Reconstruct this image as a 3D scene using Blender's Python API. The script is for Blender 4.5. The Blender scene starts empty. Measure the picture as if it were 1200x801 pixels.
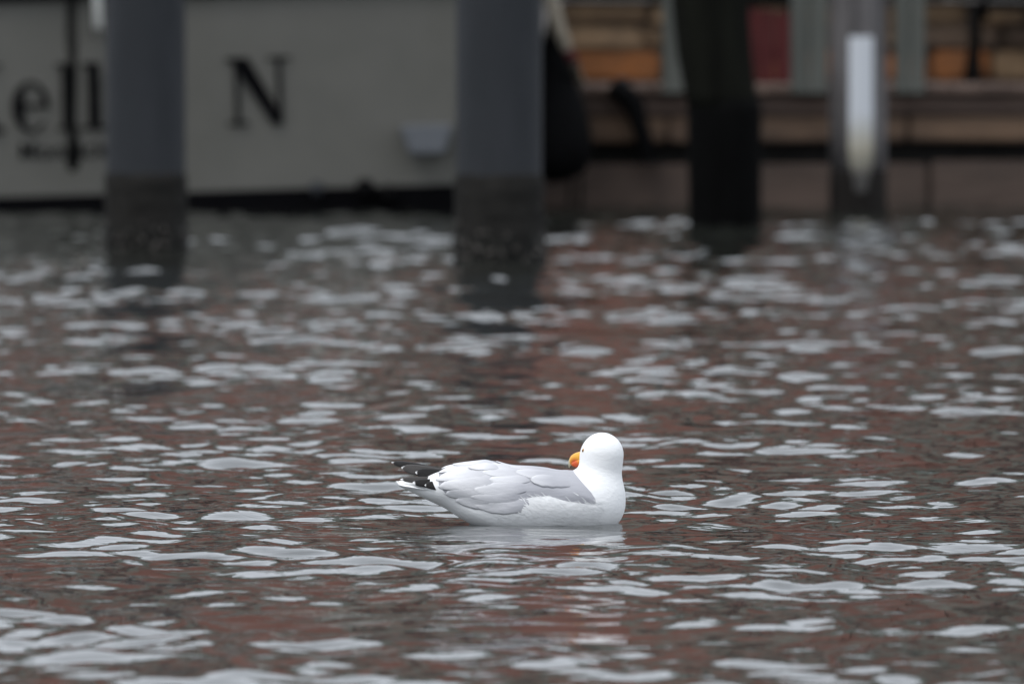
import bpy, bmesh, math, random
import numpy as np
from mathutils import Vector, Matrix

R = math.radians
rng = random.Random(7)
scene = bpy.context.scene
col = scene.collection

# ------------------------------------------------------------------ camera, sky, sun
CAM_H = 1.23
cam_data = bpy.data.cameras.new('camera')
cam = bpy.data.objects.new('camera', cam_data)
col.objects.link(cam)
cam.location = (0, 0, CAM_H)
cam.rotation_euler = (R(90) - math.atan(465.5 / 13200), 0, 0)
cam_data.sensor_width = 36
cam_data.lens = 396
cam_data.clip_start = 0.5
cam_data.clip_end = 3000
cam_data.dof.use_dof = True
cam_data.dof.focus_distance = 23.95
cam_data.dof.aperture_fstop = 6.7
scene.camera = cam

SUN_EL, SUN_AZ = R(62), R(228)          # azimuth measured clockwise from +Y (the viewing direction)
world = bpy.data.worlds.new('World')
scene.world = world
world.use_nodes = True
wt = world.node_tree
wt.nodes.clear()
w_out = wt.nodes.new('ShaderNodeOutputWorld')
w_bg = wt.nodes.new('ShaderNodeBackground')
w_sky = wt.nodes.new('ShaderNodeTexSky')
w_sky.sky_type = 'NISHITA'
w_sky.sun_disc = False
w_sky.sun_elevation = SUN_EL
w_sky.sun_rotation = SUN_AZ
w_sky.dust_density = 5
w_hs = wt.nodes.new('ShaderNodeHueSaturation')
w_hs.inputs['Saturation'].default_value = 0.25
w_mix = wt.nodes.new('ShaderNodeMix')
w_mix.data_type = 'RGBA'
w_mix.inputs[0].default_value = 0.85     # a closed cloud cover
w_mix.inputs[7].default_value = (12.7, 13.6, 14.9, 1)
wt.links.new(w_sky.outputs[0], w_hs.inputs['Color'])
wt.links.new(w_hs.outputs[0], w_mix.inputs[6])
wt.links.new(w_mix.outputs[2], w_bg.inputs[0])
w_bg.inputs[1].default_value = 0.11
wt.links.new(w_bg.outputs[0], w_out.inputs[0])

sun_data = bpy.data.lights.new('sun', 'SUN')
sun_data.energy = 1.5
sun_data.angle = R(25)
sun_data.color = (1.0, 0.96, 0.9)
sun = bpy.data.objects.new('sun', sun_data)
col.objects.link(sun)
sdir = Vector((math.sin(SUN_AZ) * math.cos(SUN_EL), math.cos(SUN_AZ) * math.cos(SUN_EL), math.sin(SUN_EL)))
sun.rotation_euler = sdir.to_track_quat('Z', 'Y').to_euler()
sun.location = sdir * 50

vs = scene.view_settings
vs.view_transform = 'Standard'
vs.look = 'None'
vs.exposure = 0.0
vs.gamma = 1.0
vs.use_curve_mapping = False
scene.cycles.use_denoising = True
scene.cycles.max_bounces = 6

# ------------------------------------------------------------------ helpers
def tag(o, label=None, cat=None, group=None, kind=None):
    if label: o['label'] = label
    if cat: o['category'] = cat
    if group: o['group'] = group
    if kind: o['kind'] = kind
    return o

def empty(name, loc, rz=0.0, **kw):
    o = bpy.data.objects.new(name, None)
    col.objects.link(o)
    o.location = loc
    o.rotation_euler = (0, 0, rz)
    o.empty_display_size = 0.1
    return tag(o, **kw)

def link_mesh(name, me, material, parent=None, smooth=False, **kw):
    o = bpy.data.objects.new(name, me)
    col.objects.link(o)
    if material is not None and not me.materials:
        me.materials.append(material)
    if parent is not None: o.parent = parent
    if smooth: me.shade_smooth()
    return tag(o, **kw)

def bm_obj(name, bm, material, parent=None, smooth=False, **kw):
    me = bpy.data.meshes.new(name)
    bm.normal_update()
    bm.to_mesh(me)
    bm.free()
    return link_mesh(name, me, material, parent, smooth, **kw)

def py_obj(name, verts, faces, material, parent=None, smooth=False, **kw):
    me = bpy.data.meshes.new(name)
    me.from_pydata([tuple(map(float, v)) for v in verts], [], [tuple(map(int, f)) for f in faces])
    me.update()
    return link_mesh(name, me, material, parent, smooth, **kw)

def box_bm(x0, x1, y0, y1, z0, z1, bevel=0.0, jitter=0.0, seg=1, bm=None):
    bm2 = bmesh.new()
    bmesh.ops.create_cube(bm2, size=1)
    for v in bm2.verts:
        v.co = Vector(((x0 + x1) / 2 + v.co.x * (x1 - x0), (y0 + y1) / 2 + v.co.y * (y1 - y0), (z0 + z1) / 2 + v.co.z * (z1 - z0)))
        if jitter:
            v.co += Vector((rng.uniform(-1, 1), rng.uniform(-1, 1), rng.uniform(-1, 1))) * jitter
    if bevel:
        bmesh.ops.bevel(bm2, geom=list(bm2.edges), offset=bevel, segments=seg, affect='EDGES')
    if bm is None:
        return bm2
    me = bpy.data.meshes.new('tmp'); bm2.to_mesh(me); bm2.free(); bm.from_mesh(me); bpy.data.meshes.remove(me)
    return bm

def lathe(profile, n=32, cx=0.0, cy=0.0, wob=None):
    """profile: list of (r, z[, dx])"""
    V, F = [], []
    for i, pr in enumerate(profile):
        r, z = pr[0], pr[1]
        dx = pr[2] if len(pr) > 2 else 0
        for k in range(n):
            a = 2 * math.pi * k / n
            rr = r * (1 + (wob(a, z) if wob else 0))
            V.append((cx + dx + rr * math.cos(a), cy + rr * math.sin(a), z))
    for i in range(len(profile) - 1):
        for k in range(n):
            F.append((i * n + k, i * n + (k + 1) % n, (i + 1) * n + (k + 1) % n, (i + 1) * n + k))
    F.append(tuple(range(n - 1, -1, -1)))
    F.append(tuple((len(profile) - 1) * n + k for k in range(n)))
    return V, F

def tube(pts, radii, n=10):
    pts = [Vector(p) for p in pts]
    if not isinstance(radii, (list, tuple)): radii = [radii] * len(pts)
    V, F = [], []
    up = Vector((0, 0, 1))
    for i, p in enumerate(pts):
        t = (pts[min(i + 1, len(pts) - 1)] - pts[max(i - 1, 0)]).normalized()
        a = t.cross(up)
        if a.length < 0.15: a = t.cross(Vector((0, 1, 0)))
        a.normalize(); b = t.cross(a)
        for k in range(n):
            f = 2 * math.pi * k / n
            V.append(tuple(p + (a * math.cos(f) + b * math.sin(f)) * radii[i]))
    for i in range(len(pts) - 1):
        for k in range(n):
            F.append((i * n + k, i * n + (k + 1) % n, (i + 1) * n + (k + 1) % n, (i + 1) * n + k))
    F.append(tuple(range(n - 1, -1, -1)))
    F.append(tuple((len(pts) - 1) * n + k for k in range(n)))
    return V, F

def mat(name, base, rough=0.7, base2=None, scale=8.0, bump=0.0, bump_scale=30.0, stretch=(1, 1, 1), metallic=0.0, spec=0.08, coat=0.0, per_object=0.0):
    m = bpy.data.materials.new(name)
    m.use_nodes = True
    nt = m.node_tree
    p = nt.nodes['Principled BSDF']
    p.inputs['Roughness'].default_value = rough
    p.inputs['Metallic'].default_value = metallic
    p.inputs['Specular IOR Level'].default_value = spec
    p.inputs['Coat Weight'].default_value = coat
    tc = nt.nodes.new('ShaderNodeTexCoord')
    mp = nt.nodes.new('ShaderNodeMapping')
    mp.inputs['Scale'].default_value = stretch
    nt.links.new(tc.outputs['Object'], mp.inputs['Vector'])
    c2 = base2 if base2 else tuple(c * 0.7 for c in base)
    nz = nt.nodes.new('ShaderNodeTexNoise')
    nz.inputs['Scale'].default_value = scale
    nz.inputs['Detail'].default_value = 6
    nz.inputs['Roughness'].default_value = 0.65
    nt.links.new(mp.outputs[0], nz.inputs['Vector'])
    rmp = nt.nodes.new('ShaderNodeValToRGB')
    rmp.color_ramp.elements[0].position = 0.35
    rmp.color_ramp.elements[0].color = (*c2, 1)
    rmp.color_ramp.elements[1].position = 0.65
    rmp.color_ramp.elements[1].color = (*base, 1)
    nt.links.new(nz.outputs[0], rmp.inputs[0])
    last = rmp.outputs[0]
    if per_object:
        oi = nt.nodes.new('ShaderNodeObjectInfo')
        mr = nt.nodes.new('ShaderNodeMapRange')
        mr.inputs['To Min'].default_value = 1 - per_object
        mr.inputs['To Max'].default_value = 1 + per_object
        nt.links.new(oi.outputs['Random'], mr.inputs[0])
        hs = nt.nodes.new('ShaderNodeHueSaturation')
        nt.links.new(mr.outputs[0], hs.inputs['Value'])
        nt.links.new(last, hs.inputs['Color'])
        last = hs.outputs[0]
    nt.links.new(last, p.inputs['Base Color'])
    if bump:
        n2 = nt.nodes.new('ShaderNodeTexNoise')
        n2.inputs['Scale'].default_value = bump_scale
        n2.inputs['Detail'].default_value = 5
        nt.links.new(mp.outputs[0], n2.inputs['Vector'])
        b = nt.nodes.new('ShaderNodeBump')
        b.inputs['Strength'].default_value = bump
        b.inputs['Distance'].default_value = 0.02
        nt.links.new(n2.outputs[0], b.inputs['Height'])
        nt.links.new(b.outputs[0], p.inputs['Normal'])
    return m

M = {}
M['hull'] = mat('hull_paint', (0.108, 0.105, 0.094), 0.4, (0.096, 0.094, 0.084), 3, coat=0.2)
M['black'] = mat('black_paint', (0.0035, 0.0035, 0.004), 0.5, (0.0025, 0.0025, 0.003), 10, spec=0.02)
M['rubber'] = mat('black_rubber', (0.004, 0.004, 0.0045), 0.6, (0.003, 0.003, 0.003), 12, spec=0.02)
M['pale_plastic'] = mat('pale_plastic', (0.17, 0.178, 0.192), 0.45, (0.15, 0.158, 0.17), 12)
M['steel'] = mat('steel', (0.65, 0.66, 0.68), 0.25, (0.5, 0.5, 0.5), 20, metallic=0.9)
M['deck_white'] = mat('deck_white', (0.6, 0.6, 0.57), 0.4, (0.5, 0.5, 0.47), 4)
M['glass'] = mat('dark_glass', (0.02, 0.022, 0.025), 0.05, (0.015, 0.018, 0.02), 2)
M['sleeve'] = mat('pile_sleeve', (0.031, 0.033, 0.037), 0.5, (0.024, 0.026, 0.029), 5, 0.15, 20, (1, 1, .3))
M['fouling'] = mat('tide_fouling', (0.019, 0.018, 0.0165), 0.85, (0.012, 0.0115, 0.0105), 14, 0.6, 35)
M['weed'] = mat('wet_weed', (0.012, 0.012, 0.010), 0.35, (0.006, 0.006, 0.0055), 25, 0.9, 60)
M['glint_barnacle'] = mat('glint_barnacle', (0.11, 0.10, 0.092), 0.2, (0.05, 0.046, 0.042), 60, per_object=0.4)  # pale colour imitates wet glints at the pile foot
M['tarred'] = mat('tarred_wood', (0.010, 0.0105, 0.008), 0.8, (0.004, 0.004, 0.0035), 6, 0.5, 20, (1, 1, .15), spec=0.02)
M['tarred_wet'] = mat('tarred_wet', (0.003, 0.003, 0.003), 0.75, (0.002, 0.002, 0.002), 6, 0.5, 20, (1, 1, .3), spec=0.02)
M['grey_wood'] = mat('grey_wood', (0.13, 0.122, 0.122), 0.85, (0.028, 0.026, 0.026), 11, 0.9, 22, (1, 1, .08))
M['dark_wood'] = mat('dark_wet_wood', (0.016, 0.014, 0.0125), 0.7, (0.007, 0.006, 0.0055), 12, 0.6, 25, (1, 1, .2))
M['plank_green'] = mat('plank_green_grey', (0.105, 0.108, 0.098), 0.85, (0.06, 0.064, 0.058), 7, 0.5, 25, (1, 1, .15))
M['red'] = mat('red_board', (0.085, 0.020, 0.020), 0.7, (0.055, 0.017, 0.018), 8, 0.2, 20, (1, 1, .3))
M['wale'] = mat('pier_wale', (0.082, 0.060, 0.050), 0.85, (0.054, 0.042, 0.036), 5, 0.6, 18, (.25, 1, 1), per_object=.2)
M['plank_tan'] = mat('pier_tan', (0.125, 0.082, 0.055), 0.85, (0.062, 0.044, 0.034), 5, 0.6, 18, (.3, 1, 1), per_object=.2)
M['plank_brown'] = mat('pier_brown', (0.11, 0.078, 0.064), 0.85, (0.065, 0.048, 0.041), 5, 0.6, 18, (.3, 1, 1), per_object=.2)
M['recess'] = mat('gap_shade_coping', (0.020, 0.019, 0.018), 0.9, (0.013, 0.013, 0.012), 6, spec=0.02)  # shade of the pier gap put into the colour; dark coping shares it
M['stone_tan'] = mat('stone_tan', (0.215, 0.145, 0.087), 0.9, (0.115, 0.081, 0.054), 6, 0.5, 14, per_object=.2)
M['stone_brown'] = mat('stone_brown', (0.125, 0.088, 0.063), 0.9, (0.065, 0.050, 0.040), 6, 0.5, 14, per_object=.2)
M['stone_orange'] = mat('stone_orange', (0.25, 0.100, 0.038), 0.9, (0.15, 0.072, 0.037), 5, 0.5, 14, per_object=.15)
M['iron'] = mat('black_iron', (0.006, 0.0055, 0.005), 0.5, (0.004, 0.0035, 0.0035), 15, spec=0.02)
M['rope_dark'] = mat('dark_rope', (0.007, 0.0075, 0.007), 0.9, (0.004, 0.004, 0.004), 60, 0.6, 150, spec=0.02)
M['rope_cream'] = mat('cream_rope', (0.26, 0.23, 0.185), 0.85, (0.16, 0.14, 0.11), 50, 0.6, 120)
M['rope_brown'] = mat('brown_rope', (0.06, 0.05, 0.042), 0.9, (0.03, 0.026, 0.022), 50, 0.6, 120)
M['brick'] = mat('brick', (0.275, 0.132, 0.106), 0.9, (0.20, 0.097, 0.079), 0.8)
M['brick_dark'] = mat('brick_dark', (0.225, 0.112, 0.092), 0.9, (0.16, 0.082, 0.069), 0.8)
M['render_green'] = mat('grey_green_render', (0.21, 0.228, 0.198), 0.9, (0.15, 0.166, 0.144), 0.6)
M['slate'] = mat('slate_roof', (0.13, 0.14, 0.125), 0.7, (0.095, 0.104, 0.092), 1.5)
M['tile'] = mat('red_tile_roof', (0.17, 0.062, 0.048), 0.8, (0.11, 0.045, 0.036), 1.5)
M['frame'] = mat('window_frame', (0.3, 0.3, 0.28), 0.6)
M['paving'] = mat('paving', (0.20, 0.19, 0.18), 0.9, (0.14, 0.13, 0.125), 1.0)

# ------------------------------------------------------------------ water: one sheet of real waves
def graded(lo, hi, step_fn, outer_lo, outer_hi, growth=1.35):
    v = [lo]
    while v[-1] < hi: v.append(v[-1] + step_fn(v[-1]))
    up, s = [v[-1]], step_fn(hi)
    while up[-1] < outer_hi: s *= growth; up.append(up[-1] + s)
    dn, s = [v[0]], step_fn(lo)
    while dn[-1] > outer_lo: s *= growth; dn.append(dn[-1] - s)
    return np.array(dn[:0:-1] + v + up[1:])

gx = graded(-3.5, 3.5, lambda x: 0.0185, -500, 500)
gy = graded(16.2, 54.0, lambda y: 0.0125 + 0.00045 * (y - 16), -400, 900)
GX, GY = np.meshgrid(gx, gy)
SX = np.gradient(gx)[None, :]
SY = np.gradient(gy)[:, None]
nrg = np.random.default_rng(11)

GULL = (0.0, 24.0)
def wave_field(X, Y, fade=True):
    H = np.zeros_like(X)
    dg = np.exp(-(((X - GULL[0]) / 0.36) ** 2 + ((Y - GULL[1] + 0.10) / 0.35) ** 2))
    # slow groups: stretches of calmer and livelier water
    G = np.zeros_like(X)
    for i in range(10):
        lam = nrg.uniform(0.9, 3.2); th = nrg.uniform(0, 2 * math.pi); ph = nrg.uniform(0, 6.28)
        G += np.sin(2 * math.pi / lam * (X * math.cos(th) + Y * math.sin(th)) + ph)
    G = np.clip(1.0 + 0.12 * G, 0.4, 1.8)
    lee = 1 + 0.15 * np.clip((Y - 26) / 18, 0, 1)      # a little choppier away from the sheltered near side
    bands = [  # (lam_lo, lam_hi, count, rms slope of the whole band, spread of direction)
        (1.6, 3.5, 8, 0.008, 0.7),
        (0.60, 1.4, 18, 0.017, 0.9),
        (0.30, 0.58, 36, 0.038, 2.0),
        (0.12, 0.29, 56, 0.070, 2.4),
        (0.07, 0.115, 30, 0.022, 2.4),
    ]
    main = R(-97)       # waves run towards the camera, a little to one side
    for lo, hi, n, slope, spread in bands:
        for i in range(n):
            lam = math.exp(nrg.uniform(math.log(lo), math.log(hi)))
            th = main + nrg.normal(0, spread)
            k = 2 * math.pi / lam
            a = slope * math.sqrt(2.0 / n) / k
            ph = nrg.uniform(0, 6.28)
            kx, ky = k * math.cos(th), k * math.sin(th)
            amp = a
            if fade:
                lx, ly = lam / max(abs(math.cos(th)), .05), lam / max(abs(math.sin(th)), .05)
                amp = a * np.clip(lx / SX / 2.0 - 1.0, 0, 1) * np.clip(ly / SY / 2.0 - 1.0, 0, 1)
            c = np.sin(kx * X + ky * Y + ph)
            mod = G if lam < 1.5 else 1.0
            damp = 1 - (0.4 if lam < 0.6 else 0.2) * dg
            H += amp * mod * damp * lee * (c + (0.18 * np.cos(2 * (kx * X + ky * Y + ph)) if lam > .2 else 0))
    # rings spreading from the bird
    d = np.hypot((X - GULL[0]) / 1.5, Y - GULL[1])
    H += 0.0016 * np.sin(2 * math.pi * d / 0.13) * np.exp(-((d - 0.28) / 0.2) ** 2)
    return H

H = wave_field(GX, GY)
ny, nx = GX.shape
co = np.stack([GX, GY, H], -1).reshape(-1, 3).astype(np.float32)
idx = np.arange(nx * ny).reshape(ny, nx)
quads = np.stack([idx[:-1, :-1], idx[:-1, 1:], idx[1:, 1:], idx[1:, :-1]], -1).reshape(-1, 4).astype(np.int32)
me = bpy.data.meshes.new('water')
me.vertices.add(len(co)); me.vertices.foreach_set('co', co.ravel())
me.loops.add(quads.size); me.loops.foreach_set('vertex_index', quads.ravel())
me.polygons.add(len(quads))
me.polygons.foreach_set('loop_start', np.arange(0, quads.size, 4, dtype=np.int32))
me.update(calc_edges=True)

wm = bpy.data.materials.new('harbour_water')
wm.use_nodes = True
nt = wm.node_tree
p = nt.nodes['Principled BSDF']
p.inputs['Base Color'].default_value = (0.013, 0.0142, 0.012, 1)
p.inputs['Roughness'].default_value = 0.015
p.inputs['IOR'].default_value = 1.38
tc = nt.nodes.new('ShaderNodeTexCoord')
mp = nt.nodes.new('ShaderNodeMapping')
mp.inputs['Scale'].default_value = (0.55, 1, 1)
nt.links.new(tc.outputs['Object'], mp.inputs[0])
n1 = nt.nodes.new('ShaderNodeTexNoise')
n1.inputs['Scale'].default_value = 22
n1.inputs['Detail'].default_value = 2
nt.links.new(mp.outputs[0], n1.inputs['Vector'])
bp = nt.nodes.new('ShaderNodeBump')
bp.inputs['Strength'].default_value = 0.35
bp.inputs['Distance'].default_value = 0.004
nt.links.new(n1.outputs[0], bp.inputs['Height'])
nt.links.new(bp.outputs[0], p.inputs['Normal'])
water = link_mesh('water', me, wm, smooth=True, kind='structure', label='rippled brown grey harbour water with patches of sky reflection')

# ------------------------------------------------------------------ land and houses behind (mirrored in the waves)
V, F = [(-500, 76, 1.2), (500, 76, 1.2), (500, 1500, 1.2), (-500, 1500, 1.2), (-500, 76, -1.5), (500, 76, -1.5)], [(0, 1, 2, 3), (4, 5, 1, 0)]
py_obj('ground', V, F, M['paving'], kind='structure', label='paved quayside ground behind the harbour basin')

def house(x0, x1, y, wall_h, ridge_h, wall_m, roof_m, floors, bays, label):
    e = empty('brick_warehouse', ((x0 + x1) / 2, y, 1.2), label=label, cat='warehouse', group='warehouses along the quayside')
    w = x1 - x0
    d = 11.0
    bm = box_bm(-w / 2 + .05, w / 2 - .05, 0, d, -0.1, wall_h)
    bm_obj('wall', bm, wall_m, e)
    bm_obj('ground_floor', box_bm(-w / 2 + .03, w / 2 - .03, -.12, .4, -.1, wall_h * .22), M['render_green'], e)
    hw = w / 2 - 0.02
    V = [(-hw, -.3, wall_h), (hw, -.3, wall_h), (hw, d + .3, wall_h), (-hw, d + .3, wall_h), (-hw, d / 2, ridge_h), (hw, d / 2, ridge_h)]
    F = [(0, 1, 5, 4), (2, 3, 4, 5), (0, 4, 3), (1, 2, 5), (3, 2, 1, 0)]
    py_obj('roof', V, F, roof_m, e)
    fh = wall_h / floors
    fr_me = pn_me = None
    for f in range(floors):
        for b in range(bays):
            cx = -w / 2 + w * (b + .5) / bays
            z0 = f * fh + fh * .28
            if fr_me is None:
                bm = box_bm(-.9, .9, -.20, .02, 0, fh * .58)
                fr = bm_obj('window', bm, M['render_green'], e); fr_me = fr.data
                pn = bm_obj('pane', box_bm(-.3, .3, -.22, -.02, .1, fh * .58 - .1), M['glass'], fr); pn_me = pn.data
            else:
                fr = link_mesh('window', fr_me, None, e)
                pn = link_mesh('pane', pn_me, None, fr)
            fr.location = (cx, 0, z0)
    bm_obj('chimney', box_bm(w * .2, w * .2 + .8, d / 2 - .4, d / 2 + .4, ridge_h - .8, ridge_h + 1.1), wall_m, e)

hx = -75.0
for hi_, (hw_, wm_, words) in enumerate(((17, 'brick', 'with seven window bays'), (12, 'brick_dark', 'of darker brick'), (15, 'brick', 'behind the moored yacht, broad and paler'), (11, 'brick_dark', 'narrow and darker, behind the moored yacht'),
        (14, 'brick', 'square, straight behind the timber pier'), (10, 'brick', 'narrowest of the row'), (16, 'brick_dark', 'broad and dark, behind the pier bench'), (13, 'brick', 'pale, beside the broad dark one'),
        (12, 'brick_dark', 'dark, at the far end of the row'), (18, 'brick', 'widest of the row'))):
    wh = rng.uniform(17.6, 20.6)
    house(hx, hx + hw_, 122, wh, wh + rng.uniform(5.5, 6.5), M[wm_], M['slate'], 5, max(3, int(hw_ / 2.6)), 'red brick warehouse with green ground floor, ' + words)
    hx += hw_ + .02

# ------------------------------------------------------------------ yacht with its transom towards the camera
boat = empty('yacht', (-1.76, 51.5, 0.0), R(-0.6), label='grey yacht moored stern to with a black boot stripe and a name in black letters', cat='yacht')
boat.rotation_euler = (0, R(-1.6), R(0.8))

def hull_mesh(z_lo, z_hi, inflate=0.0, nz=8, ns=26, close_top=True, L=11.0):
    V, F = [], []
    ring = None
    for iz in range(nz):
        z = z_lo + (z_hi - z_lo) * iz / (nz - 1)
        rows = []
        # half beam along the length; stern rounded at its corners
        for is_ in range(ns):
            s = is_ / (ns - 1)
            y = L * s ** 1.3
            hb = 1.86 * (1 - 0.05 * max(0, 0.9 - z)) * (1 - max(0, (s - .45) / .55) ** 2.2 * (1 - .08 * z))
            hb = max(hb, 0.02) + inflate
            if is_ == 0: hb -= 0.10
            rows.append((hb, y - inflate + 0.06 * (1 - z) * (1 if s < .1 else 0)))
        ring = [(hb, y, z) for hb, y in rows] + [(-hb, y, z) for hb, y in reversed(rows)]
        V += ring
    n = len(ring)
    for i in range(nz - 1):
        for k in range(n):
            F.append((i * n + k, i * n + (k + 1) % n, (i + 1) * n + (k + 1) % n, (i + 1) * n + k))
    F.append(tuple((nz - 1) * n + k for k in range(n)))
    F.append(tuple(range(n - 1, -1, -1)))
    return V, F

V, F = hull_mesh(0.092, 1.35)
py_obj('hull', V, F, M['hull'], boat)
V, F = hull_mesh(-0.5, 0.089, 0.004)
py_obj('boot_stripe', V, F, M['black'], boat, label='black boot stripe along the waterline')
V, F = hull_mesh(0.982, 1.05, 0.03, nz=3)
py_obj('rub_rail', V, F, M['black'], boat)
bm_obj('cabin', box_bm(-1.2, 1.2, 2.2, 7.5, 1.352, 2.1, .12, seg=2), M['deck_white'], boat)
bm_obj('cabin_window', box_bm(-.9, .9, 2.17, 2.3, 1.6, 1.95, .02), M['glass'], boat)

def transom_y(z): return 0.06 * (1 - z)

# lettering: serif letters cut as flat plates
def ell(cx, cy, rx, ry, a): return (cx + rx * math.cos(a), cy + ry * math.sin(a))
def quad(*p): return list(p)
def rect(x0, x1, y0, y1): return [(x0, y0), (x1, y0), (x1, y1), (x0, y1)]
def letter_polys(ch):
    P = []
    if ch == 'N':
        P = [rect(.12, .185, .05, .93), rect(.01, .31, 0, .05), rect(.735, .80, .03, .95), rect(.61, .93, .95, 1),
             [(.0, 1), (.0, .95), (.08, .93), (.66, 0), (.80, 0), (.80, .1), (.32, 1)]]
    elif ch == 'l':
        P = [rect(.09, .28, .05, .99), rect(0, .37, 0, .05), [(.0, .99), (.0, .94), (.09, .93), (.09, .99)]]
    elif ch == 'K':
        P = [rect(.1, .31, .05, .95), rect(0, .41, 0, .05), rect(0, .41, .95, 1), [(.31, .40), (.31, .50), (.70, .95), (.79, .95)],
             [(.42, .58), (.54, .68), (.90, .05), (.64, .05)], rect(.55, .99, 0, .05), rect(.58, .95, .95, 1)]
    elif ch == 'e':
        n = 26
        for i in range(n):
            a0 = R(2) + R(318) * i / n; a1 = R(2) + R(318) * (i + 1) / n
            def th(a):
                return 0.05 + 0.13 * max(0, -math.cos(a)) ** .8 + 0.05 * max(0, math.cos(a)) * (1 if a < 2 else 0)
            P.append([ell(.29, .36, .28, .38, a0), ell(.29, .36, .28, .38, a1), ell(.29, .36, .28 - th(a1), .38 - .04 - th(a1) * .25, a1), ell(.29, .36, .28 - th(a0), .38 - .04 - th(a0) * .25, a0)])
        P.append(rect(.13, .565, .345, .40))
    elif ch == 'y':
        P = [[(.06, .68), (.26, .68), (.42, .14), (.31, .0)], [(.52, .68), (.58, .68), (.33, -.12), (.26, -.10)], rect(0, .34, .68, .73), rect(.42, .68, .68, .73),
             [(.33, -.12), (.26, -.10), (.2, -.24), (.08, -.27), (.08, -.18), (.18, -.18)]]
    return P

def letter(ch, x, z, size, parent, width=1.0):
    bm = bmesh.new()
    for i, poly in enumerate(letter_polys(ch)):
        d = 0.0005 * (i % 2)
        area = sum(poly[j][0] * poly[(j + 1) % len(poly)][1] - poly[(j + 1) % len(poly)][0] * poly[j][1] for j in range(len(poly)))
        if area < 0: poly = poly[::-1]
        front = [bm.verts.new((px * size * width, -0.004 - d, pz * size)) for px, pz in poly]
        back = [bm.verts.new((px * size * width, 0.001, pz * size)) for px, pz in poly]
        bm.faces.new(front)
        n = len(poly)
        for j in range(n):
            bm.faces.new((front[j], back[j], back[(j + 1) % n], front[(j + 1) % n]))
    o = bm_obj('letter', bm, M['black'], parent)
    zc = z + size * .4
    o.location = (x, transom_y(zc) - 0.006, z)
    o.rotation_euler = (R(-math.degrees(math.atan(0.06))) * -1, 0, 0)
    return o

S = 0.31
# boat-local x of the letters: 256 px per metre, transom centre at x = -1.76
for ch, x, w in (('K', -0.85, 1.0), ('e', -0.515, 0.98), ('l', -0.307, 0.92), ('l', -0.188, 0.92), ('y', -0.085, 1.0), ('N', 0.470, 1.02)):
    letter(ch, x, 0.388, S, boat, w)
# the small line below the name
fc = bpy.data.curves.new('harbour_name', 'FONT')
fc.body = 'Monnickendam'
fc.size = 0.112
fc.offset = 0.0006
fc.extrude = 0.001
fc.space_character = 1.06
ft = bpy.data.objects.new('harbour_name', fc)
col.objects.link(ft)
dg_ = bpy.context.evaluated_depsgraph_get()
fme = bpy.data.meshes.new_from_object(ft.evaluated_get(dg_))
bpy.data.objects.remove(ft)
fo = link_mesh('harbour_lettering', fme, M['black'], boat)
fme.materials.clear(); fme.materials.append(M['black'])
fo.rotation_euler = (R(90), 0, 0)
fo.location = (-0.49, transom_y(.27) - 0.008, 0.262)

# step, outlets, ladder tube on the transom
V = [(1.255, -.14, .365), (1.50, -.14, .365), (1.50, .10, .365), (1.255, .10, .365), (1.30, -.10, .235), (1.46, -.10, .235), (1.46, .10, .235), (1.30, .10, .235)]
F = [(0, 1, 2, 3), (7, 6, 5, 4), (0, 4, 5, 1), (1, 5, 6, 2), (3, 2, 6, 7), (0, 3, 7, 4)]
bmx = bmesh.new(); vv = [bmx.verts.new(v) for v in V]
for f in F: bmx.faces.new([vv[i] for i in f])
bmesh.ops.recalc_face_normals(bmx, faces=bmx.faces)
bmesh.ops.bevel(bmx, geom=list(bmx.edges), offset=.012, segments=2, affect='EDGES')
bm_obj('stern_step', bmx, M['pale_plastic'], boat, label='pale plastic boarding step')
for x, z, r, m in ((1.09, .085, .045, 'rubber'), (1.20, .062, .038, 'rubber'), (0.87, .095, .030, 'sleeve')):
    V, F = tube([(x, .10, z), (x, -.02, z), (x, -.09, z - .01)], [r, r, r * .95], 14)
    py_obj('exhaust_outlet', V, F, M[m], boat, smooth=True)
V, F = tube([(-.105, -.09, 1.35), (-.105, -.09, .87), (-.105, .02, .83)], .020, 10)
py_obj('ladder_rail', V, F, M['deck_white'], boat, smooth=True)

# rope hanging over the stern
rp = empty('mooring_line', (-2.005, 51.36, 0), label='dark rope hanging over the yacht stern across its lettering', cat='rope')
for dx in (-0.035, 0.0, 0.03):
    pts = [(dx * (1 - .75 * min(1, i / 9)) + .006 * math.sin(i * .9 + dx * 40), .05 if i == 0 else 0, 1.18 - .058 * i) for i in range(10)]
    pts[0] = (dx, .30, 1.20)
    V, F = tube(pts, .006 if dx else .010, 8)
    py_obj('strand', V, F, M['rope_dark'], rp, smooth=True)
pts = [(.004 * math.sin(i), 0, .70 - .056 * i) for i in range(10)]
V, F = tube(pts, [.02, .022, .02, .021, .020, .018, .022, .032, .036, .018], 10)
py_obj('rope_end', V, F, M['rope_dark'], rp, smooth=True)

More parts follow.
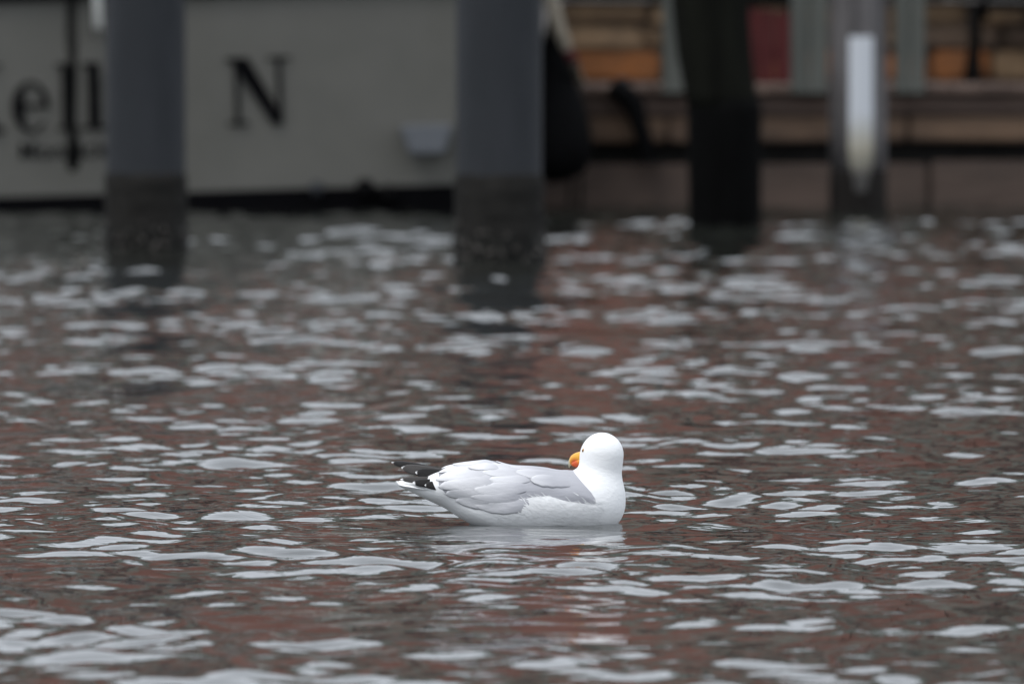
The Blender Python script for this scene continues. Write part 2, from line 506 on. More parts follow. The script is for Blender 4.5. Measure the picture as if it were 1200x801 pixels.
# ------------------------------------------------------------------ sleeved piles
def pile(x, y, r, z_band, label):
    e = empty('mooring_pile', (x, y, 0), label=label, cat='pile', group='grey sleeved piles')
    V, F = lathe([(r * .965, z_band - .02), (r * .965, z_band + .005), (r * .965, 1.0), (r * .965, 1.26), (r * .93, 1.29)], 48)
    py_obj('sleeve', V, F, M['sleeve'], e, smooth=True)
    s = rng.uniform(0, 9)
    wob = lambda a, z: .012 * math.sin(3 * a + 4 * z + s) + .010 * math.sin(7 * a - 9 * z + s) + .006 * math.sin(13 * a + 23 * z)
    prof = [(r * 1.0, -1.2)] + [(r * (1.0 + .01 * math.sin(i * 1.7)), -.2 + i * .02) for i in range(int((z_band + .18) / .02))] + [(r * 1.0, z_band), (r * .97, z_band + .012)]
    V, F = lathe(prof, 48, wob=wob)
    py_obj('tide_band', V, F, M['fouling'], e, smooth=True, label='brown tide band above the water')
    wob2 = lambda a, z: .02 * math.sin(5 * a + 9 * z + s) + .025 * math.sin(11 * a - 31 * z) + .02 * math.sin(17 * a + 47 * z + s)
    V, F = lathe([(r * 1.03, -.3), (r * 1.035, -.1), (r * 1.04, 0), (r * 1.035, .05), (r * 1.02, .085), (r * .99, .11)], 60, wob=wob2)
    py_obj('weed_collar', V, F, M['weed'], e, smooth=True)
    base = None
    for k in range(46):
        a = rng.uniform(math.pi * 1.02, math.pi * 1.98); z = abs(rng.gauss(0.015, .05)) + .0
        if base is None:
            bmb = bmesh.new(); bmesh.ops.create_cone(bmb, cap_ends=True, segments=7, radius1=.011, radius2=.005, depth=.012)
            b = bm_obj('glint_barnacle', bmb, M['glint_barnacle'], e, smooth=True); base = b.data
        else:
            b = link_mesh('glint_barnacle', base, None, e)
        rr = r * 1.04
        b.location = (rr * math.cos(a), rr * math.sin(a), z)
        n = Vector((math.cos(a), math.sin(a), 0))
        b.rotation_euler = n.to_track_quat('Z', 'Y').to_euler()
        sc = rng.uniform(.5, 1.3); b.scale = (sc, sc, sc)
    return e
pile(-1.476, 45.4, 0.166, 0.30, 'grey sleeved pile standing before the lettering on the yacht')
pile(-0.050, 43.9, 0.174, 0.326, 'thicker grey sleeved pile beside the black fender')

# ------------------------------------------------------------------ black fender between yacht and pier, lines
fe = empty('boat_fender', (0.195, 52.1, 0.13), label='big black teardrop fender hanging between yacht and pier', cat='fender')
prof = [(.02, .0), (.075, .012), (.138, .045), (.168, .10), (.178, .17), (.168, .25), (.142, .36), (.098, .48), (.07, .60), (.045, .70), (.03, .76), (.026, .80)]
V, F = lathe(prof, 32)
py_obj('bladder', V, F, M['rubber'], fe, smooth=True)
V, F = tube([(0, 0, .79), (-.02, -.02, .95), (-.08, -.1, 1.05), (-.2, -.28, 1.1)], .012, 8)
py_obj('lanyard', V, F, M['rope_dark'], fe, smooth=True)
ml = empty('mooring_line', (0.15, 51.95, 0), label='thick cream rope running down from the yacht past the black fender', cat='rope')
pts = [(-.10, -.05, 1.20), (.0, -.05, 1.06), (.035, -.06, .96), (.065, -.07, .85), (.10, -.07, .76), (.135, -.02, .69), (.16, .12, .62), (.175, .6, .58), (.18, 1.02, .585)]
V, F = tube(pts, [.034, .034, .034, .033, .028, .022, .018, .014, .012], 10)
py_obj('rope', V, F, M['rope_cream'], ml, smooth=True)
V, F = tube([(.105, -.07, .75), (.125, -.04, .71), (.145, .03, .67)], .026, 10)
py_obj('red_whipping', V, F, M['red'], ml, smooth=True)
hl = empty('hanging_line', (0.27, 52.55, 0), label='pair of thin brown lines dropping into the water below the black fender', cat='rope')
for dx in (0, .05):
    V, F = tube([(dx, .36, .56), (dx - .01, .1, .45), (dx, .0, .3), (dx + .005, -.02, .1), (dx, -.02, -.2)], .013, 8)
    py_obj('strand', V, F, M['rope_brown'], hl, smooth=True)

# ------------------------------------------------------------------ timber pier
PX0, PX1, PY = 0.12, 9.0, 53.0
pier = empty('timber_pier', (PX0, PY, 0), label='low brown timber pier with stacked planks and dark gap above the water', cat='pier')
W = PX1 - PX0
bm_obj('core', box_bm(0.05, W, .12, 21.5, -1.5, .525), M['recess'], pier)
def plank_row(name, z0, z1, y0, y1, m, lens, jit=.006):
    x = 0
    i = 0
    while x < W:
        L = lens[i % len(lens)] * rng.uniform(.85, 1.15)
        x1 = min(x + L, W)
        dy = rng.uniform(-.012, .012); dz = rng.uniform(-.008, .008)
        bm_obj(name, box_bm(x + .004, x1 - .004, y0 + dy, y1, z0 + dz, z1 + dz, .012, jit, 2), M[m], pier)
        x = x1; i += 1
plank_row('wale', -.35, .205, -.06, .119, 'wale', [1.7, 2.2])
plank_row('fascia_plank', .300, .418, -.02, .119, 'plank_tan', [.72, 1.1, .9])
plank_row('fascia_plank', .424, .524, -.03, .119, 'plank_brown', [1.3, .9])
x = 0.0
while x < W:                                    # deck boards run away from the camera
    bm_obj('deck_board', box_bm(x + .004, x + .136, -.075 + rng.uniform(-.01, .01), 21.4, .5295, .568 + rng.uniform(-.003, .003), .005), M['plank_brown'], pier)
    x += .14

# bent black bracket on the pier face
pts = [(0.525, 53.02, .575), (0.50, 52.86, .545), (.535, 52.86, .52), (.575, 52.86, .47), (.60, 52.85, .38), (.625, 52.85, .29), (.64, 52.85, .235)]
br = empty('mooring_hose', (0.56, 52.9, 0), label='bent black rubber hose hanging down the pier face', cat='hose')
V, F = tube([(a - .56, b - 52.9, c) for a, b, c in pts], [.035, .05, .054, .05, .04, .038, .042], 12)
py_obj('hose', V, F, M['rubber'], br, smooth=True)
V, F = tube([(.08, -.05, .255), (.08, -.05, .205)], [.044, .05], 12)
py_obj('end_cuff', V, F, M['rubber'], br)

# low stone wall on the pier
wall = empty('stone_wall', (0.25, 54.4, .568), label='low wall of tan stones on an orange bottom course along the pier', cat='wall')
def course(z0, z1, mats, lo, hi, yj=.03):
    x = -.02
    while x < 5.2:
        L = rng.uniform(lo, hi)
        m = mats[rng.randrange(len(mats))]
        dy = rng.uniform(-yj, yj)
        bm_obj('stone', box_bm(x + .006, x + L - .006, dy, .34, z0 + .005, z1 - .005, .02, .012, 2), M[m], wall, smooth=False)
        x += L
course(0, .15, ['stone_orange', 'stone_orange', 'stone_tan'], .28, .6)
course(.15, .27, ['stone_brown', 'stone_tan', 'stone_brown'], .2, .45)
course(.27, .39, ['stone_tan', 'stone_tan', 'stone_brown'], .25, .5)
bm_obj('mortar_core', box_bm(0, 5.1, .06, .32, 0.001, .385), M['stone_brown'], wall)
x = -.04
while x < 5.2:
    L = rng.uniform(.5, .8)
    bm_obj('coping', box_bm(x + .004, x + L - .004, -.06, .38, .395, .47, .012, .006, 2), M['recess'], wall)
    x += L

# upright planks on the pier edge
def upright(x, y, w, z0, z1, label, m='plank_green'):
    e = empty('upright_board', (x, y, z0), label=label, cat='board', group='upright boards along the pier')
    n = max(1, round(w / .085))
    for i in range(n):
        a = -w / 2 + w * i / n; b = a + w / n
        bm_obj('board', box_bm(a + .002, b - .002, -.02 + rng.uniform(-.004, .004), .02, 0, z1 - z0 + rng.uniform(-.02, .02), .006, .003), M[m], e)
    bm_obj('batten', box_bm(-w / 2, w / 2, .021, .05, .2, .27, .004), M['dark_wood'], e)
    return e
upright(0.755, 52.90, .10, .53, 1.3, 'narrow grey green board standing next to the black tarred pile')
upright(1.395, 52.90, .175, .53, 1.3, 'broad pale grey green board standing between red board and grey post')
upright(1.87, 52.90, .14, .53, 1.3, 'grey weathered board standing between grey post and bench')
rb = empty('red_board', (1.215, 53.7, .57), label='dark red painted board standing behind the black tarred pile', cat='board')
for i in range(3):
    bm_obj('board', box_bm(-.115 + i * .077, -.042 + i * .077, -.015, .015, 0, .36 - .01 * i, .006, .003), M['red'], rb)
bm_obj('top_batten', box_bm(-.13, .13, -.03, .03, .362, .42, .006), M['iron'], rb)
bm_obj('back_batten', box_bm(-.11, .11, .017, .05, .1, .16, .004), M['red'], rb)

# bench on the pier
bench = empty('pier_bench', (2.45, 53.75, .568), label='black bench with iron legs standing on the pier', cat='bench')
for i in range(4):
    bm_obj('seat_slat', box_bm(-.25, 1.35, -.02 + i * .11, .08 + i * .11, .345, .39, .006), M['iron'], bench)
for lx in (-.235, .05 - .25 + 1.3):
    V, F = tube([(lx, .05, .365), (lx + .005, .05, .2), (lx - .01, .05, .05), (lx, .05, .012)], [.026, .022, .03, .055], 10)
    py_obj('leg', V, F, M['iron'], bench, smooth=True)
    V, F = tube([(lx, .36, .365), (lx, .36, .2), (lx, .36, .012)], [.026, .022, .05], 10)
    py_obj('leg', V, F, M['iron'], bench, smooth=True)
for i in range(3):
    bm_obj('back_slat', box_bm(-.25, 1.35, .43 + i * .03, .46 + i * .03, .52 + i * .13, .62 + i * .13, .006), M['iron'], bench)
for lx in (-.2, 1.1):
    bm_obj('back_post', box_bm(lx, lx + .04, .40, .43, .3, .9, .004), M['iron'], bench)

# ------------------------------------------------------------------ black tarred pile and grey post with white strip
tp = empty('tarred_pile', (0.93, 49.2, 0), label='black tarred timber pile standing before the pier', cat='pile')
wob = lambda a, z: .02 * math.sin(4 * a + 2 * z) + .015 * math.sin(9 * a - 3 * z)
V, F = lathe([(.155, -1.2), (.157, 0), (.158, .3), (.160, .5), (.150, .56)], 40, wob=wob)
py_obj('wet_foot', V, F, M['tarred_wet'], tp, smooth=True)
V, F = lathe([(.150, .50, -.008), (.154, .58, -.016), (.160, .75, -.045), (.165, 1.0, -.068), (.166, 1.22, -.08), (.15, 1.25, -.08)], 40, wob=wob)
py_obj('upper_shaft', V, F, M['tarred'], tp, smooth=True)

gp = empty('grey_post', (1.585, 51.6, 0), label='weathered grey timber post with a white strip on its face', cat='post')
def wobg(a, z):
    return .035 * math.sin(6 * a + .8 * math.sin(z)) * math.sin(3 * a) + .02 * math.sin(15 * a + z)
V, F = lathe([(.128, .16, 0), (.129, .4), (.128, .8), (.127, 1.1), (.126, 1.22), (.10, 1.25)], 60, wob=wobg)
py_obj('shaft', V, F, M['grey_wood'], gp, smooth=True)
V, F = lathe([(.130, -1.2), (.131, 0), (.130, .12), (.1285, .20), (.120, .24)], 60, wob=wobg)
py_obj('wet_foot', V, F, M['dark_wood'], gp, smooth=True)
ws = bpy.data.materials.new('white_strip')
ws.use_nodes = True
nt = ws.node_tree; p = nt.nodes['Principled BSDF']; p.inputs['Roughness'].default_value = .5
tc = nt.nodes.new('ShaderNodeTexCoord'); sx = nt.nodes.new('ShaderNodeSeparateXYZ'); nt.links.new(tc.outputs['Object'], sx.inputs[0])
nz = nt.nodes.new('ShaderNodeTexNoise'); nz.inputs['Scale'].default_value = 14
nt.links.new(tc.outputs['Object'], nz.inputs['Vector'])
ad = nt.nodes.new('ShaderNodeMath'); ad.operation = 'MULTIPLY_ADD'; ad.inputs[1].default_value = .10
nt.links.new(nz.outputs[0], ad.inputs[0]); nt.links.new(sx.outputs['Z'], ad.inputs[2])
rm = nt.nodes.new('ShaderNodeValToRGB')
els = rm.color_ramp.elements
els[0].position = .21; els[0].color = (.03, .027, .024, 1)
els[1].position = .36; els[1].color = (.30, .28, .22, 1)
e3 = els.new(.52); e3.color = (.46, .48, .51, 1)
nt.links.new(ad.outputs[0], rm.inputs[0]); nt.links.new(rm.outputs[0], p.inputs['Base Color'])
V, F = [], []
nzs = 16
for i in range(nzs):
    z = .10 + .71 * i / (nzs - 1)
    hw = .055 if z > .25 else .055 - .03 * (.25 - z) / .15
    for s in (-1, -.5, 0, .5, 1):
        xx = .010 + s * hw
        V.append((xx, -math.sqrt(max(.1425 ** 2 - xx ** 2, 0)), z))
nb = len(V)
V += [(a, b + .03, c) for a, b, c in V]
for i in range(nzs - 1):
    for k in range(4):
        q = (i * 5 + k, i * 5 + k + 1, i * 5 + k + 6, i * 5 + k + 5)
        F.append(q); F.append(tuple(nb + j for j in q[::-1]))
for i in range(nzs - 1):
    F.append((i * 5, i * 5 + 5, nb + i * 5 + 5, nb + i * 5)); F.append((i * 5 + 4, nb + i * 5 + 4, nb + i * 5 + 9, i * 5 + 9))
for k in range(4):
    F.append((k, nb + k, nb + k + 1, k + 1)); t = (nzs - 1) * 5 + k; F.append((t, t + 1, nb + t + 1, nb + t))
py_obj('white_strip', V, F, ws, gp, smooth=False, label='white strip stained at its lower end')

# ------------------------------------------------------------------ the gull
gull = empty('herring_gull', (GULL[0], GULL[1], 0.0), label='white and grey gull floating on the water with its head turned back', cat='gull')

def smin(a, b, k):
    h = np.clip(.5 + .5 * (b - a) / k, 0, 1)
    return b * (1 - h) + a * h - k * h * (1 - h)
def smax(a, b, k): return -smin(-a, -b, k)
def ellipsoid(P, c, r, basis=None):
    q = P - np.array(c)
    if basis is not None: q = q @ basis
    r = np.array(r)
    k0 = np.linalg.norm(q / r, axis=-1)
    k1 = np.linalg.norm(q / r ** 2, axis=-1) + 1e-9
    return k0 * (k0 - 1) / k1
def round_cone(P, a, b, ra, rb):
    a, b = np.array(a), np.array(b)
    ab = b - a
    t = np.clip(((P - a) @ ab) / (ab @ ab), 0, 1)
    return np.linalg.norm(P - (a + t[..., None] * ab), axis=-1) - (ra + (rb - ra) * t)

HC = np.array((.1925, 0.0, .1465))
hd = np.array((-.76, .64, -.10)); hd /= np.linalg.norm(hd)
hl_ = np.cross((0, 0, 1), hd); hl_ /= np.linalg.norm(hl_)
hu = np.cross(hd, hl_)
HB = np.stack([hd, hl_, hu], 1)

def sdf_body(P):
    d = ellipsoid(P, (.045, 0, .034), (.175, .084, .070))
    d = smin(d, ellipsoid(P, (-.045, 0, .074), (.145, .060, .038)), .025)
    d = smin(d, ellipsoid(P, (.165, 0, .042), (.077, .073, .074)), .025)
    d = smin(d, round_cone(P, (-.06, 0, .062), (-.236, 0, .0785), .062, .010), .025)
    d = smin(d, ellipsoid(P, (.04, 0, .066), (.105, .064, .037)), .02)
    n = round_cone(P, (.186, 0, .07), (.1915, 0, .140), .050, .0415)
    d = smin(d, n, .016)
    h = ellipsoid(P, HC, (.042, .0365, .0410), HB)
    h = smin(h, ellipsoid(P, HC + hd * .028 - hu * .005, (.020, .018, .016), HB), .018)   # face towards the bill
    d = smin(d, h, .022)
    for sg in (1, -1):          # the rump narrows to a keel under the tail
        d = smax(d, (P - np.array((-.109, 0, .001))) @ np.array((-.440, sg * .30, -.845)), .014)
    return d

WING = np.array([(-.165, .078), (-.147, .055), (-.109, .043), (-.082, .034), (-.055, .025), (-.022, .028), (-.005, .037), (.022, .043), (.05, .048), (.076, .050),
                 (.109, .040), (.147, .034), (.186, .032), (.188, .052), (.176, .071), (.157, .092), (.140, .112), (.13, .2), (-.165, .2)])
def poly2d(x, z, poly):
    d = np.full(x.shape, 1e9); s = np.ones(x.shape)
    n = len(poly)
    for i in range(n):
        a, b = poly[i], poly[i - 1]
        ex, ez = b - a
        wx, wz = x - a[0], z - a[1]
        t = np.clip((wx * ex + wz * ez) / (ex * ex + ez * ez), 0, 1)
        d = np.minimum(d, (wx - ex * t) ** 2 + (wz - ez * t) ** 2)
        c1 = z >= a[1]; c2 = z < b[1]; c3 = ex * wz > ez * wx
        flip = (c1 & c2 & c3) | (~c1 & ~c2 & ~c3)
        s = np.where(flip, -s, s)
    return s * np.sqrt(d)
def sdf_wing(P, side=0):
    q = poly2d(P[..., 0], P[..., 2], WING)
    f = np.clip(-q / .030, 0, 1)
    d = sdf_body(P) - (0.0055 * f * f * (3 - 2 * f) - .0012) 
    d = np.maximum(d, q - .002)
    if side: d = np.maximum(d, side * P[..., 1] - .0004)
    return d
def sdf_all(P): return np.minimum(sdf_body(P), sdf_wing(P))

def surface_nets(fn, lo, hi, h):
    ax = [np.arange(lo[i], hi[i] + h, h) for i in range(3)]
    G = np.stack(np.meshgrid(*ax, indexing='ij'), -1)
    Fv = fn(G.reshape(-1, 3)).reshape(G.shape[:3])
    S = Fv < 0
    nX, nY, nZ = [s - 1 for s in Fv.shape]
    corners = [(i, j, k) for i in (0, 1) for j in (0, 1) for k in (0, 1)]
    sub = lambda A, c: A[c[0]:c[0] + nX, c[1]:c[1] + nY, c[2]:c[2] + nZ]
    acc = np.zeros((nX, nY, nZ, 3)); cnt = np.zeros((nX, nY, nZ))
    for a in corners:
        for axis in range(3):
            if a[axis]: continue
            b = list(a); b[axis] = 1; b = tuple(b)
            sa, sb = sub(S, a), sub(S, b)
            m = sa != sb
            fa, fb = sub(Fv, a), sub(Fv, b)
            t = np.where(m, fa / np.where(m, fa - fb, 1), 0)
            pt = np.zeros(acc.shape)
            for q in range(3): pt[..., q] = a[q] + (t if q == axis else 0)
            acc += pt * m[..., None]; cnt += m
    act = cnt > 0
    vid = -np.ones(cnt.shape, int); vid[act] = np.arange(act.sum())
    I = np.argwhere(act)
    V = (I + acc[act] / cnt[act][:, None]) * h + np.array([a[0] for a in ax])
    faces = []
    for axis in range(3):
        u, v = (axis + 1) % 3, (axis + 2) % 3
        sl0 = [slice(None)] * 3; sl1 = [slice(None)] * 3
        sl0[axis] = slice(0, -1); sl1[axis] = slice(1, None)
        m = S[tuple(sl0)] != S[tuple(sl1)]
        E = np.argwhere(m)
        sgn = S[tuple(sl0)][m]
        ok = (E[:, u] > 0) & (E[:, v] > 0) & (E[:, u] < Fv.shape[u] - 1) & (E[:, v] < Fv.shape[v] - 1)
        E, sgn = E[ok], sgn[ok]
        q = []
        for du, dv in ((-1, -1), (0, -1), (0, 0), (-1, 0)):
            c = E.copy(); c[:, u] += du; c[:, v] += dv
            q.append(vid[c[:, 0], c[:, 1], c[:, 2]])
        Q = np.stack(q, 1)
        Q[~sgn] = Q[~sgn][:, ::-1]
        faces.append(Q)
    Fc = np.concatenate(faces)
    for _ in range(2):                                # settle on the true surface
        d = fn(V); e = 5e-4
        g = np.stack([(fn(V + e * np.eye(3)[q]) - fn(V - e * np.eye(3)[q])) / (2 * e) for q in range(3)], -1)
        g /= np.maximum(np.linalg.norm(g, axis=-1, keepdims=True), .3)
        V = V - np.clip(d, -h, h)[:, None] * g * .8
    return V, Fc

def plumage(name, white, grey=None, edge=None):
    """feather colour; attribute 'tone' runs 0 (first colour) to 1 (second)"""
    m = bpy.data.materials.new(name); m.use_nodes = True
    nt = m.node_tree; p = nt.nodes['Principled BSDF']
    p.inputs['Roughness'].default_value = .75
    p.inputs['Specular IOR Level'].default_value = .2
    p.inputs['Sheen Weight'].default_value = .08
    tc = nt.nodes.new('ShaderNodeTexCoord')
    mp = nt.nodes.new('ShaderNodeMapping'); mp.inputs['Scale'].default_value = (.35, 1, 1); mp.inputs['Rotation'].default_value = (0, R(18), 0)
    nt.links.new(tc.outputs['Object'], mp.inputs[0])
    nz = nt.nodes.new('ShaderNodeTexNoise'); nz.inputs['Scale'].default_value = 150; nz.inputs['Detail'].default_value = 4
    nt.links.new(mp.outputs[0], nz.inputs['Vector'])
    b = nt.nodes.new('ShaderNodeBump'); b.inputs['Strength'].default_value = .35; b.inputs['Distance'].default_value = .003
    nt.links.new(nz.outputs[0], b.inputs['Height']); nt.links.new(b.outputs[0], p.inputs['Normal'])
    if grey:
        at = nt.nodes.new('ShaderNodeAttribute'); at.attribute_name = 'tone'
        ma = nt.nodes.new('ShaderNodeMath'); ma.operation = 'MULTIPLY_ADD'; ma.inputs[1].default_value = .12; ma.inputs[2].default_value = -.06
        nt.links.new(nz.outputs[0], ma.inputs[0])
        ad = nt.nodes.new('ShaderNodeMath'); nt.links.new(ma.outputs[0], ad.inputs[0]); nt.links.new(at.outputs['Fac'], ad.inputs[1])
        rm = nt.nodes.new('ShaderNodeValToRGB')
        rm.color_ramp.elements[0].color = (*white, 1); rm.color_ramp.elements[1].color = (*grey, 1)
        rm.color_ramp.elements[0].position = edge[0]; rm.color_ramp.elements[1].position = edge[1]
        nt.links.new(ad.outputs[0], rm.inputs[0]); nt.links.new(rm.outputs[0], p.inputs['Base Color'])
    else:
        p.inputs['Base Color'].default_value = (*white, 1)
    return m
WHITE = (.80, .805, .81); GREY = (.36, .362, .392); PALE = (.70, .70, .72)
M['white_down'] = plumage('white_plumage', WHITE)
M['mantle'] = plumage('grey_plumage', WHITE, GREY, (.25, .6))
M['feather'] = plumage('grey_feather', (.37, .372, .402), (.66, .66, .68), (.15, .95))  # pale tips, plus light on the rear wing put into the tone
M['flight'] = plumage('black_flight_feather', (.012, .011, .011), (.8, .8, .8), (.955, .985))
M['flight_grey'] = plumage('dark_flight_feather', (.05, .046, .044), (.8, .8, .8), (.955, .985))
M['bill_y'] = mat('bill_yellow', (.72, .36, .04), .4, (.66, .29, .03), 60)
M['iris'] = mat('iris_yellow', (.55, .45, .15), .2)
M['pupil'] = mat('pupil', (.01, .01, .01), .1)
M['eye_ring'] = mat('eye_ring', (.55, .28, .08), .5)

LO, HI = (-.262, -.1, -.055), (.26, .1, .205)
V, Fc = surface_nets(sdf_body, LO, HI, .0032)
py_obj('body', V, Fc, M['white_down'], gull, smooth=True)
for side in (1, -1):
    V, Fc = surface_nets(lambda P: sdf_wing(P, side), LO, HI, .0032)
    wo = py_obj('folded_wing', V, Fc, M['mantle'], gull, smooth=True)
    tone = np.clip(-poly2d(V[:, 0], V[:, 2], WING) / .014, 0, 1)
    at = wo.data.attributes.new('tone', 'FLOAT', 'POINT'); at.data.foreach_set('value', tone.astype(np.float32))

def on_surface(x, th, side, extra):
    """point on the plumage seen from the body axis at x, angle th above the side, pushed out by extra"""
    x = np.asarray(x, float); th = np.asarray(th, float)
    dr = np.stack([np.zeros_like(x), -side * np.cos(th), np.sin(th)], -1)
    o = np.stack([x, np.zeros_like(x), np.full_like(x, .055)], -1)
    r = np.full(x.shape, .15)
    for _ in range(40):
        r = r - np.clip(sdf_all(o + dr * r[..., None]), -.02, .02) * .8
    r = np.maximum(r, .005)
    return o + dr * (r + extra)[..., None]

def feather(x0, t0, x1, t1, w, side, m, base=.0006, lift=.004, curl=0.0, name='feather', nl=16, nw=9, tone_shift=0.0):
    """blade lying on the plumage: root (x0, angle t0), tip (x1, angle t1), half width w (m)"""
    RR = .075
    t = np.linspace(0, 1, nl)[:, None] + np.zeros((1, nw)); s = np.linspace(-1, 1, nw)[None, :] + np.zeros((nl, 1))
    prof = np.where(t < .5, .55 + .45 * np.sin(t / .5 * math.pi / 2), np.clip(1 - ((t - .5) / .5) ** 2.2, 0, 1) ** .62)
    ax, ay = x1 - x0, (t1 - t0) * RR
    L = math.hypot(ax, ay); ux, uy = ax / L, ay / L
    bend = curl * np.sin(t * math.pi) * L
    px = x0 + ax * t - uy * (s * w * prof + bend)
    py = t0 * RR + ay * t + ux * (s * w * prof + bend)
    prof = prof * (1 + .05 * np.sin(t * 31 + 9 * x0 * 100) * (t > .35) * np.abs(s))
    px = x0 + ax * t - uy * (s * w * prof + bend)
    py = t0 * RR + ay * t + ux * (s * w * prof + bend)
    near = np.clip(t / .3, 0, 1)
    ext = base * near - .002 * (1 - near) + lift * t ** 1.6 * .6 + .0013 * (1 - s ** 2) * near
    P = on_surface(px.ravel(), (py / RR).ravel(), side, ext.ravel())
    F = [(i * nw + k, i * nw + k + 1, (i + 1) * nw + k + 1, (i + 1) * nw + k) for i in range(nl - 1) for k in range(nw - 1)]
    o = py_obj(name, P, F, M[m], gull, smooth=True)
    tone = np.clip(t + .25 * np.abs(s) * t + tone_shift, 0, 1).ravel()
    at = o.data.attributes.new('tone', 'FLOAT', 'POINT'); at.data.foreach_set('value', tone.astype(np.float32))
    md = o.modifiers.new('thickness', 'SOLIDIFY'); md.thickness = .0007; md.offset = 0
    return o

D = R(1)
for side in (1, -1):
    fr = random.Random(3 if side > 0 else 4)
    j = lambda a: fr.uniform(-a, a)
    # tertials and secondaries, the rearmost pale ones: long and smooth
    for i, (t1, x1, w) in enumerate(((-8, -.120, .019), (8, -.146, .020), (26, -.160, .021), (46, -.166, .022), (68, -.160, .022), (86, -.150, .021))):
        feather(-.015 + j(.008), (t1 + 3 + j(3)) * D, x1 + j(.004), t1 * D, w, side, 'feather', .0004 + .0003 * i, .0012 + j(.0006), j(.03), 'tertial', tone_shift=.14, nl=20)
    for i, (t1, w) in enumerate(((-16, .014), (-2, .015), (13, .016), (29, .017), (46, .018), (64, .018))):
        feather(.05 + j(.008), (t1 + 9 + j(3)) * D, -.075 + j(.026), (t1 + j(3)) * D, w, side, 'feather', .0005 + .0002 * (i % 3), .0011 + j(.0008), j(.05), 'covert', tone_shift=-.10 + j(.10), nl=22)
    # scapulars, grey with a clear lower edge
    for i, (x0, t0, x1, t1, w) in enumerate(((.145, 30, .036, 30, .021), (.14, 50, .004, 50, .023), (.13, 70, -.014, 72, .023), (.12, 86, -.030, 88, .020))):
        feather(x0 + j(.004), t0 * D, x1 + j(.006), t1 * D, w, side, 'feather', .0003, .0032 + j(.001), j(.04), 'scapular', tone_shift=-.46 + j(.05), nl=24)
    # raised tertial edges on the back
    for i, (x0, t0, x1, t1) in enumerate(((-.01, 62, -.090, 58), (-.03, 82, -.125, 78))):
        feather(x0, t0 * D, x1 + j(.004), t1 * D, .013, side, 'feather', .002, .0050, j(.05), 'tertial', tone_shift=.12)
    # white flank down fluffed over the lower wing edge: fine strands
    n = 5
    tt = np.linspace(0, 1, n)
    xa, ta, xb, tb, ee, F = [], [], [], [], [], []
    for i in range(700):
        x0 = fr.uniform(-.03, .20)
        z0 = float(np.interp(x0, [-.03, .0, .03, .076, .11, .19], [-16, -9, -7, -4, -11, -16])) + fr.gauss(-14, 9)
        L = fr.uniform(.012, .024); an = R(fr.uniform(18, 50))
        xs = x0 - L * tt * math.cos(an); ts = z0 * D + L * tt * math.sin(an) / .075
        w = .0011 * (1 - tt * .8)
        xa.append(xs - w * math.sin(an)); ta.append(ts - w * math.cos(an) / .075)
        xb.append(xs + w * math.sin(an)); tb.append(ts + w * math.cos(an) / .075)
        ee.append(-.0004 + .0016 * np.sin(tt * 2.4))
        o0 = i * 2 * n
        F += [(o0 + 2 * q, o0 + 2 * q + 1, o0 + 2 * q + 3, o0 + 2 * q + 2) for q in range(n - 1)]
    ee = np.concatenate(ee)
    A_ = on_surface(np.concatenate(xa), np.concatenate(ta), side, ee)
    B_ = on_surface(np.concatenate(xb), np.concatenate(tb), side, ee)
    V = np.stack([A_, B_], 1).reshape(-1, 3)
    py_obj('flank_down', V, F, M['white_down'], gull, smooth=True, kind='stuff')

def blade(root, tip, w, m, name, roll=0.0, sag=0.0, square=.5, nl=14, nw=7):
    """a free flight feather: flat blade from root to tip"""
    root, tip = np.array(root), np.array(tip)
    ax = tip - root; L = np.linalg.norm(ax); u = ax / L
    side_v = np.cross(u, (0, 0, 1)); side_v /= np.linalg.norm(side_v)
    upv = np.cross(side_v, u)
    lat = side_v * math.cos(roll) + upv * math.sin(roll); nrm = np.cross(lat, u)
    P, tone = [], []
    for i in range(nl):
        t = i / (nl - 1)
        pr = (.6 + .4 * min(1, t / .3)) * (1 if t < square else math.sqrt(max(0, 1 - ((t - square) / (1 - square)) ** 2.6)))
        for k in range(nw):
            s = -1 + 2 * k / (nw - 1)
            P.append(root + ax * t + lat * s * w * pr + nrm * ((1 - s * s) * w * .12 + sag * math.sin(t * math.pi)))
            tone.append(t)
    F = [(i * nw + k, i * nw + k + 1, (i + 1) * nw + k + 1, (i + 1) * nw + k) for i in range(nl - 1) for k in range(nw - 1)]
    o = py_obj(name, P, F, M[m], gull, smooth=True)
    at = o.data.attributes.new('tone', 'FLOAT', 'POINT'); at.data.foreach_set('value', np.array(tone, np.float32))
    md = o.modifiers.new('thickness', 'SOLIDIFY'); md.thickness = .0012; md.offset = 0
    return o

# primaries: black, white tipped; the far wing's lie above the near wing's
for root, tip, w, roll, m in (
        ((-.120, .010, .098), (-.257, .002, .1265), .0105, 50, 'flight'), ((-.112, .002, .093), (-.236, -.006, .116), .0140, 58, 'flight_grey'),
        ((-.110, -.004, .090), (-.206, -.014, .106), .0150, 62, 'flight'),
        ((-.110, -.014, .084), (-.238, -.028, .092), .0085, 60, 'flight_grey'), ((-.108, -.020, .078), (-.212, -.034, .085), .0105, 62, 'flight'),
        ((-.108, -.024, .075), (-.186, -.038, .080), .011, 62, 'flight')):
    blade(root, tip, w, m, 'primary', R(roll), .002)
# tail fan, arched across
for i in range(9):
    f = (i - 4) / 4
    blade((-.125, f * .016, .067 - .003 * f * f), (-.248 + .005 * abs(f), f * .034, .0850 - .004 * f * f + .0006 * (i % 2)), .0085, 'white_down', 'tail_feather', R(-8 * f), -.001, .85)

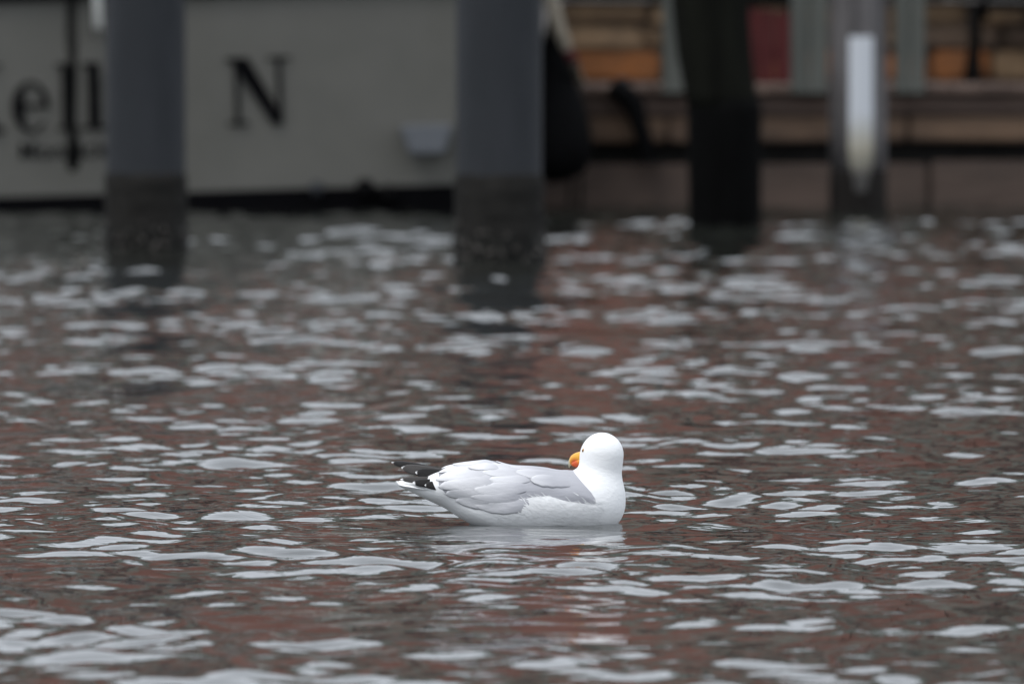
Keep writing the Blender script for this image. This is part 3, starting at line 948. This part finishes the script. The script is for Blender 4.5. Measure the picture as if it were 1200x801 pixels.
# bill
def bill_part(name, prof, m):
    """prof rows: distance along the head axis, height of centre, half height, half width"""
    n = 14; V, F = [], []
    for d, zc, hh, hw in prof:
        c = HC + hd * (d - .010) + hu * (zc + .002)
        hh *= 1.15
        for k in range(n):
            a = 2 * math.pi * k / n
            V.append(c + hl_ * hw * math.cos(a) + hu * hh * math.sin(a))
    for i in range(len(prof) - 1):
        for k in range(n):
            F.append((i * n + k, i * n + (k + 1) % n, (i + 1) * n + (k + 1) % n, (i + 1) * n + k))
    F.append(tuple(range(n - 1, -1, -1))); F.append(tuple((len(prof) - 1) * n + k for k in range(n)))
    return py_obj(name, V, F, m, gull, smooth=True)
def bill_mat(name, spot):
    m = bpy.data.materials.new(name); m.use_nodes = True
    nt = m.node_tree; p = nt.nodes['Principled BSDF']; p.inputs['Roughness'].default_value = .35
    ge = nt.nodes.new('ShaderNodeTexCoord'); vm = nt.nodes.new('ShaderNodeVectorMath'); vm.operation = 'DISTANCE'
    nt.links.new(ge.outputs['Object'], vm.inputs[0]); vm.inputs[1].default_value = tuple(spot)
    rm = nt.nodes.new('ShaderNodeValToRGB')
    rm.color_ramp.elements[0].position = .010; rm.color_ramp.elements[0].color = (.62, .09, .02, 1)
    rm.color_ramp.elements[1].position = .019; rm.color_ramp.elements[1].color = (.78, .38, .04, 1)
    nt.links.new(vm.outputs['Value'], rm.inputs[0]); nt.links.new(rm.outputs[0], p.inputs['Base Color'])
    return m
gonys = HC + hd * .074 - hu * .020
bmat = bill_mat('bill', gonys)
horn = mat('bill_tip', (.62, .58, .42), .35)
bill_part('upper_mandible', [(.045, -.002, .010, .0105), (.055, -.003, .0095, .0095), (.066, -.004, .009, .0085), (.078, -.005, .0088, .0075), (.088, -.007, .0085, .0065), (.096, -.010, .008, .005), (.1015, -.0145, .006, .0035)], bmat)
bill_part('bill_hook', [(.099, -.0125, .0075, .0042), (.1035, -.017, .0060, .0030), (.1050, -.022, .0035, .0018), (.1045, -.0255, .0012, .0008)], horn)
bill_part('lower_mandible', [(.045, -.0125, .007, .0090), (.058, -.0135, .0065, .0080), (.072, -.0155, .0068, .0070), (.084, -.0185, .0072, .0060), (.092, -.019, .0055, .0045), (.098, -.0185, .002, .002)], bmat)

# eyes
for sgn in (1, -1):
    d0 = hd * .026 + hl_ * sgn * .06 + hu * .008
    o = HC + hd * .019 + hu * .008
    dr = hl_ * sgn
    r = .08
    for _ in range(40): r -= float(sdf_body((o + dr * r)[None])[0]) * .8
    c = o + dr * (r - .0022)
    for nm, rad, off, m, par in (('eye_ring', .0046, -.0005, 'eye_ring', None), ('eye', .0040, .0, 'iris', None), ('pupil', .0024, .0022, 'pupil', None)):
        b = bmesh.new(); bmesh.ops.create_uvsphere(b, u_segments=14, v_segments=10, radius=rad)
        bmesh.ops.translate(b, verts=b.verts, vec=Vector(c + dr * off + np.array((0, 0, 0))))
        bm_obj(nm, b, M[m], gull, smooth=True)
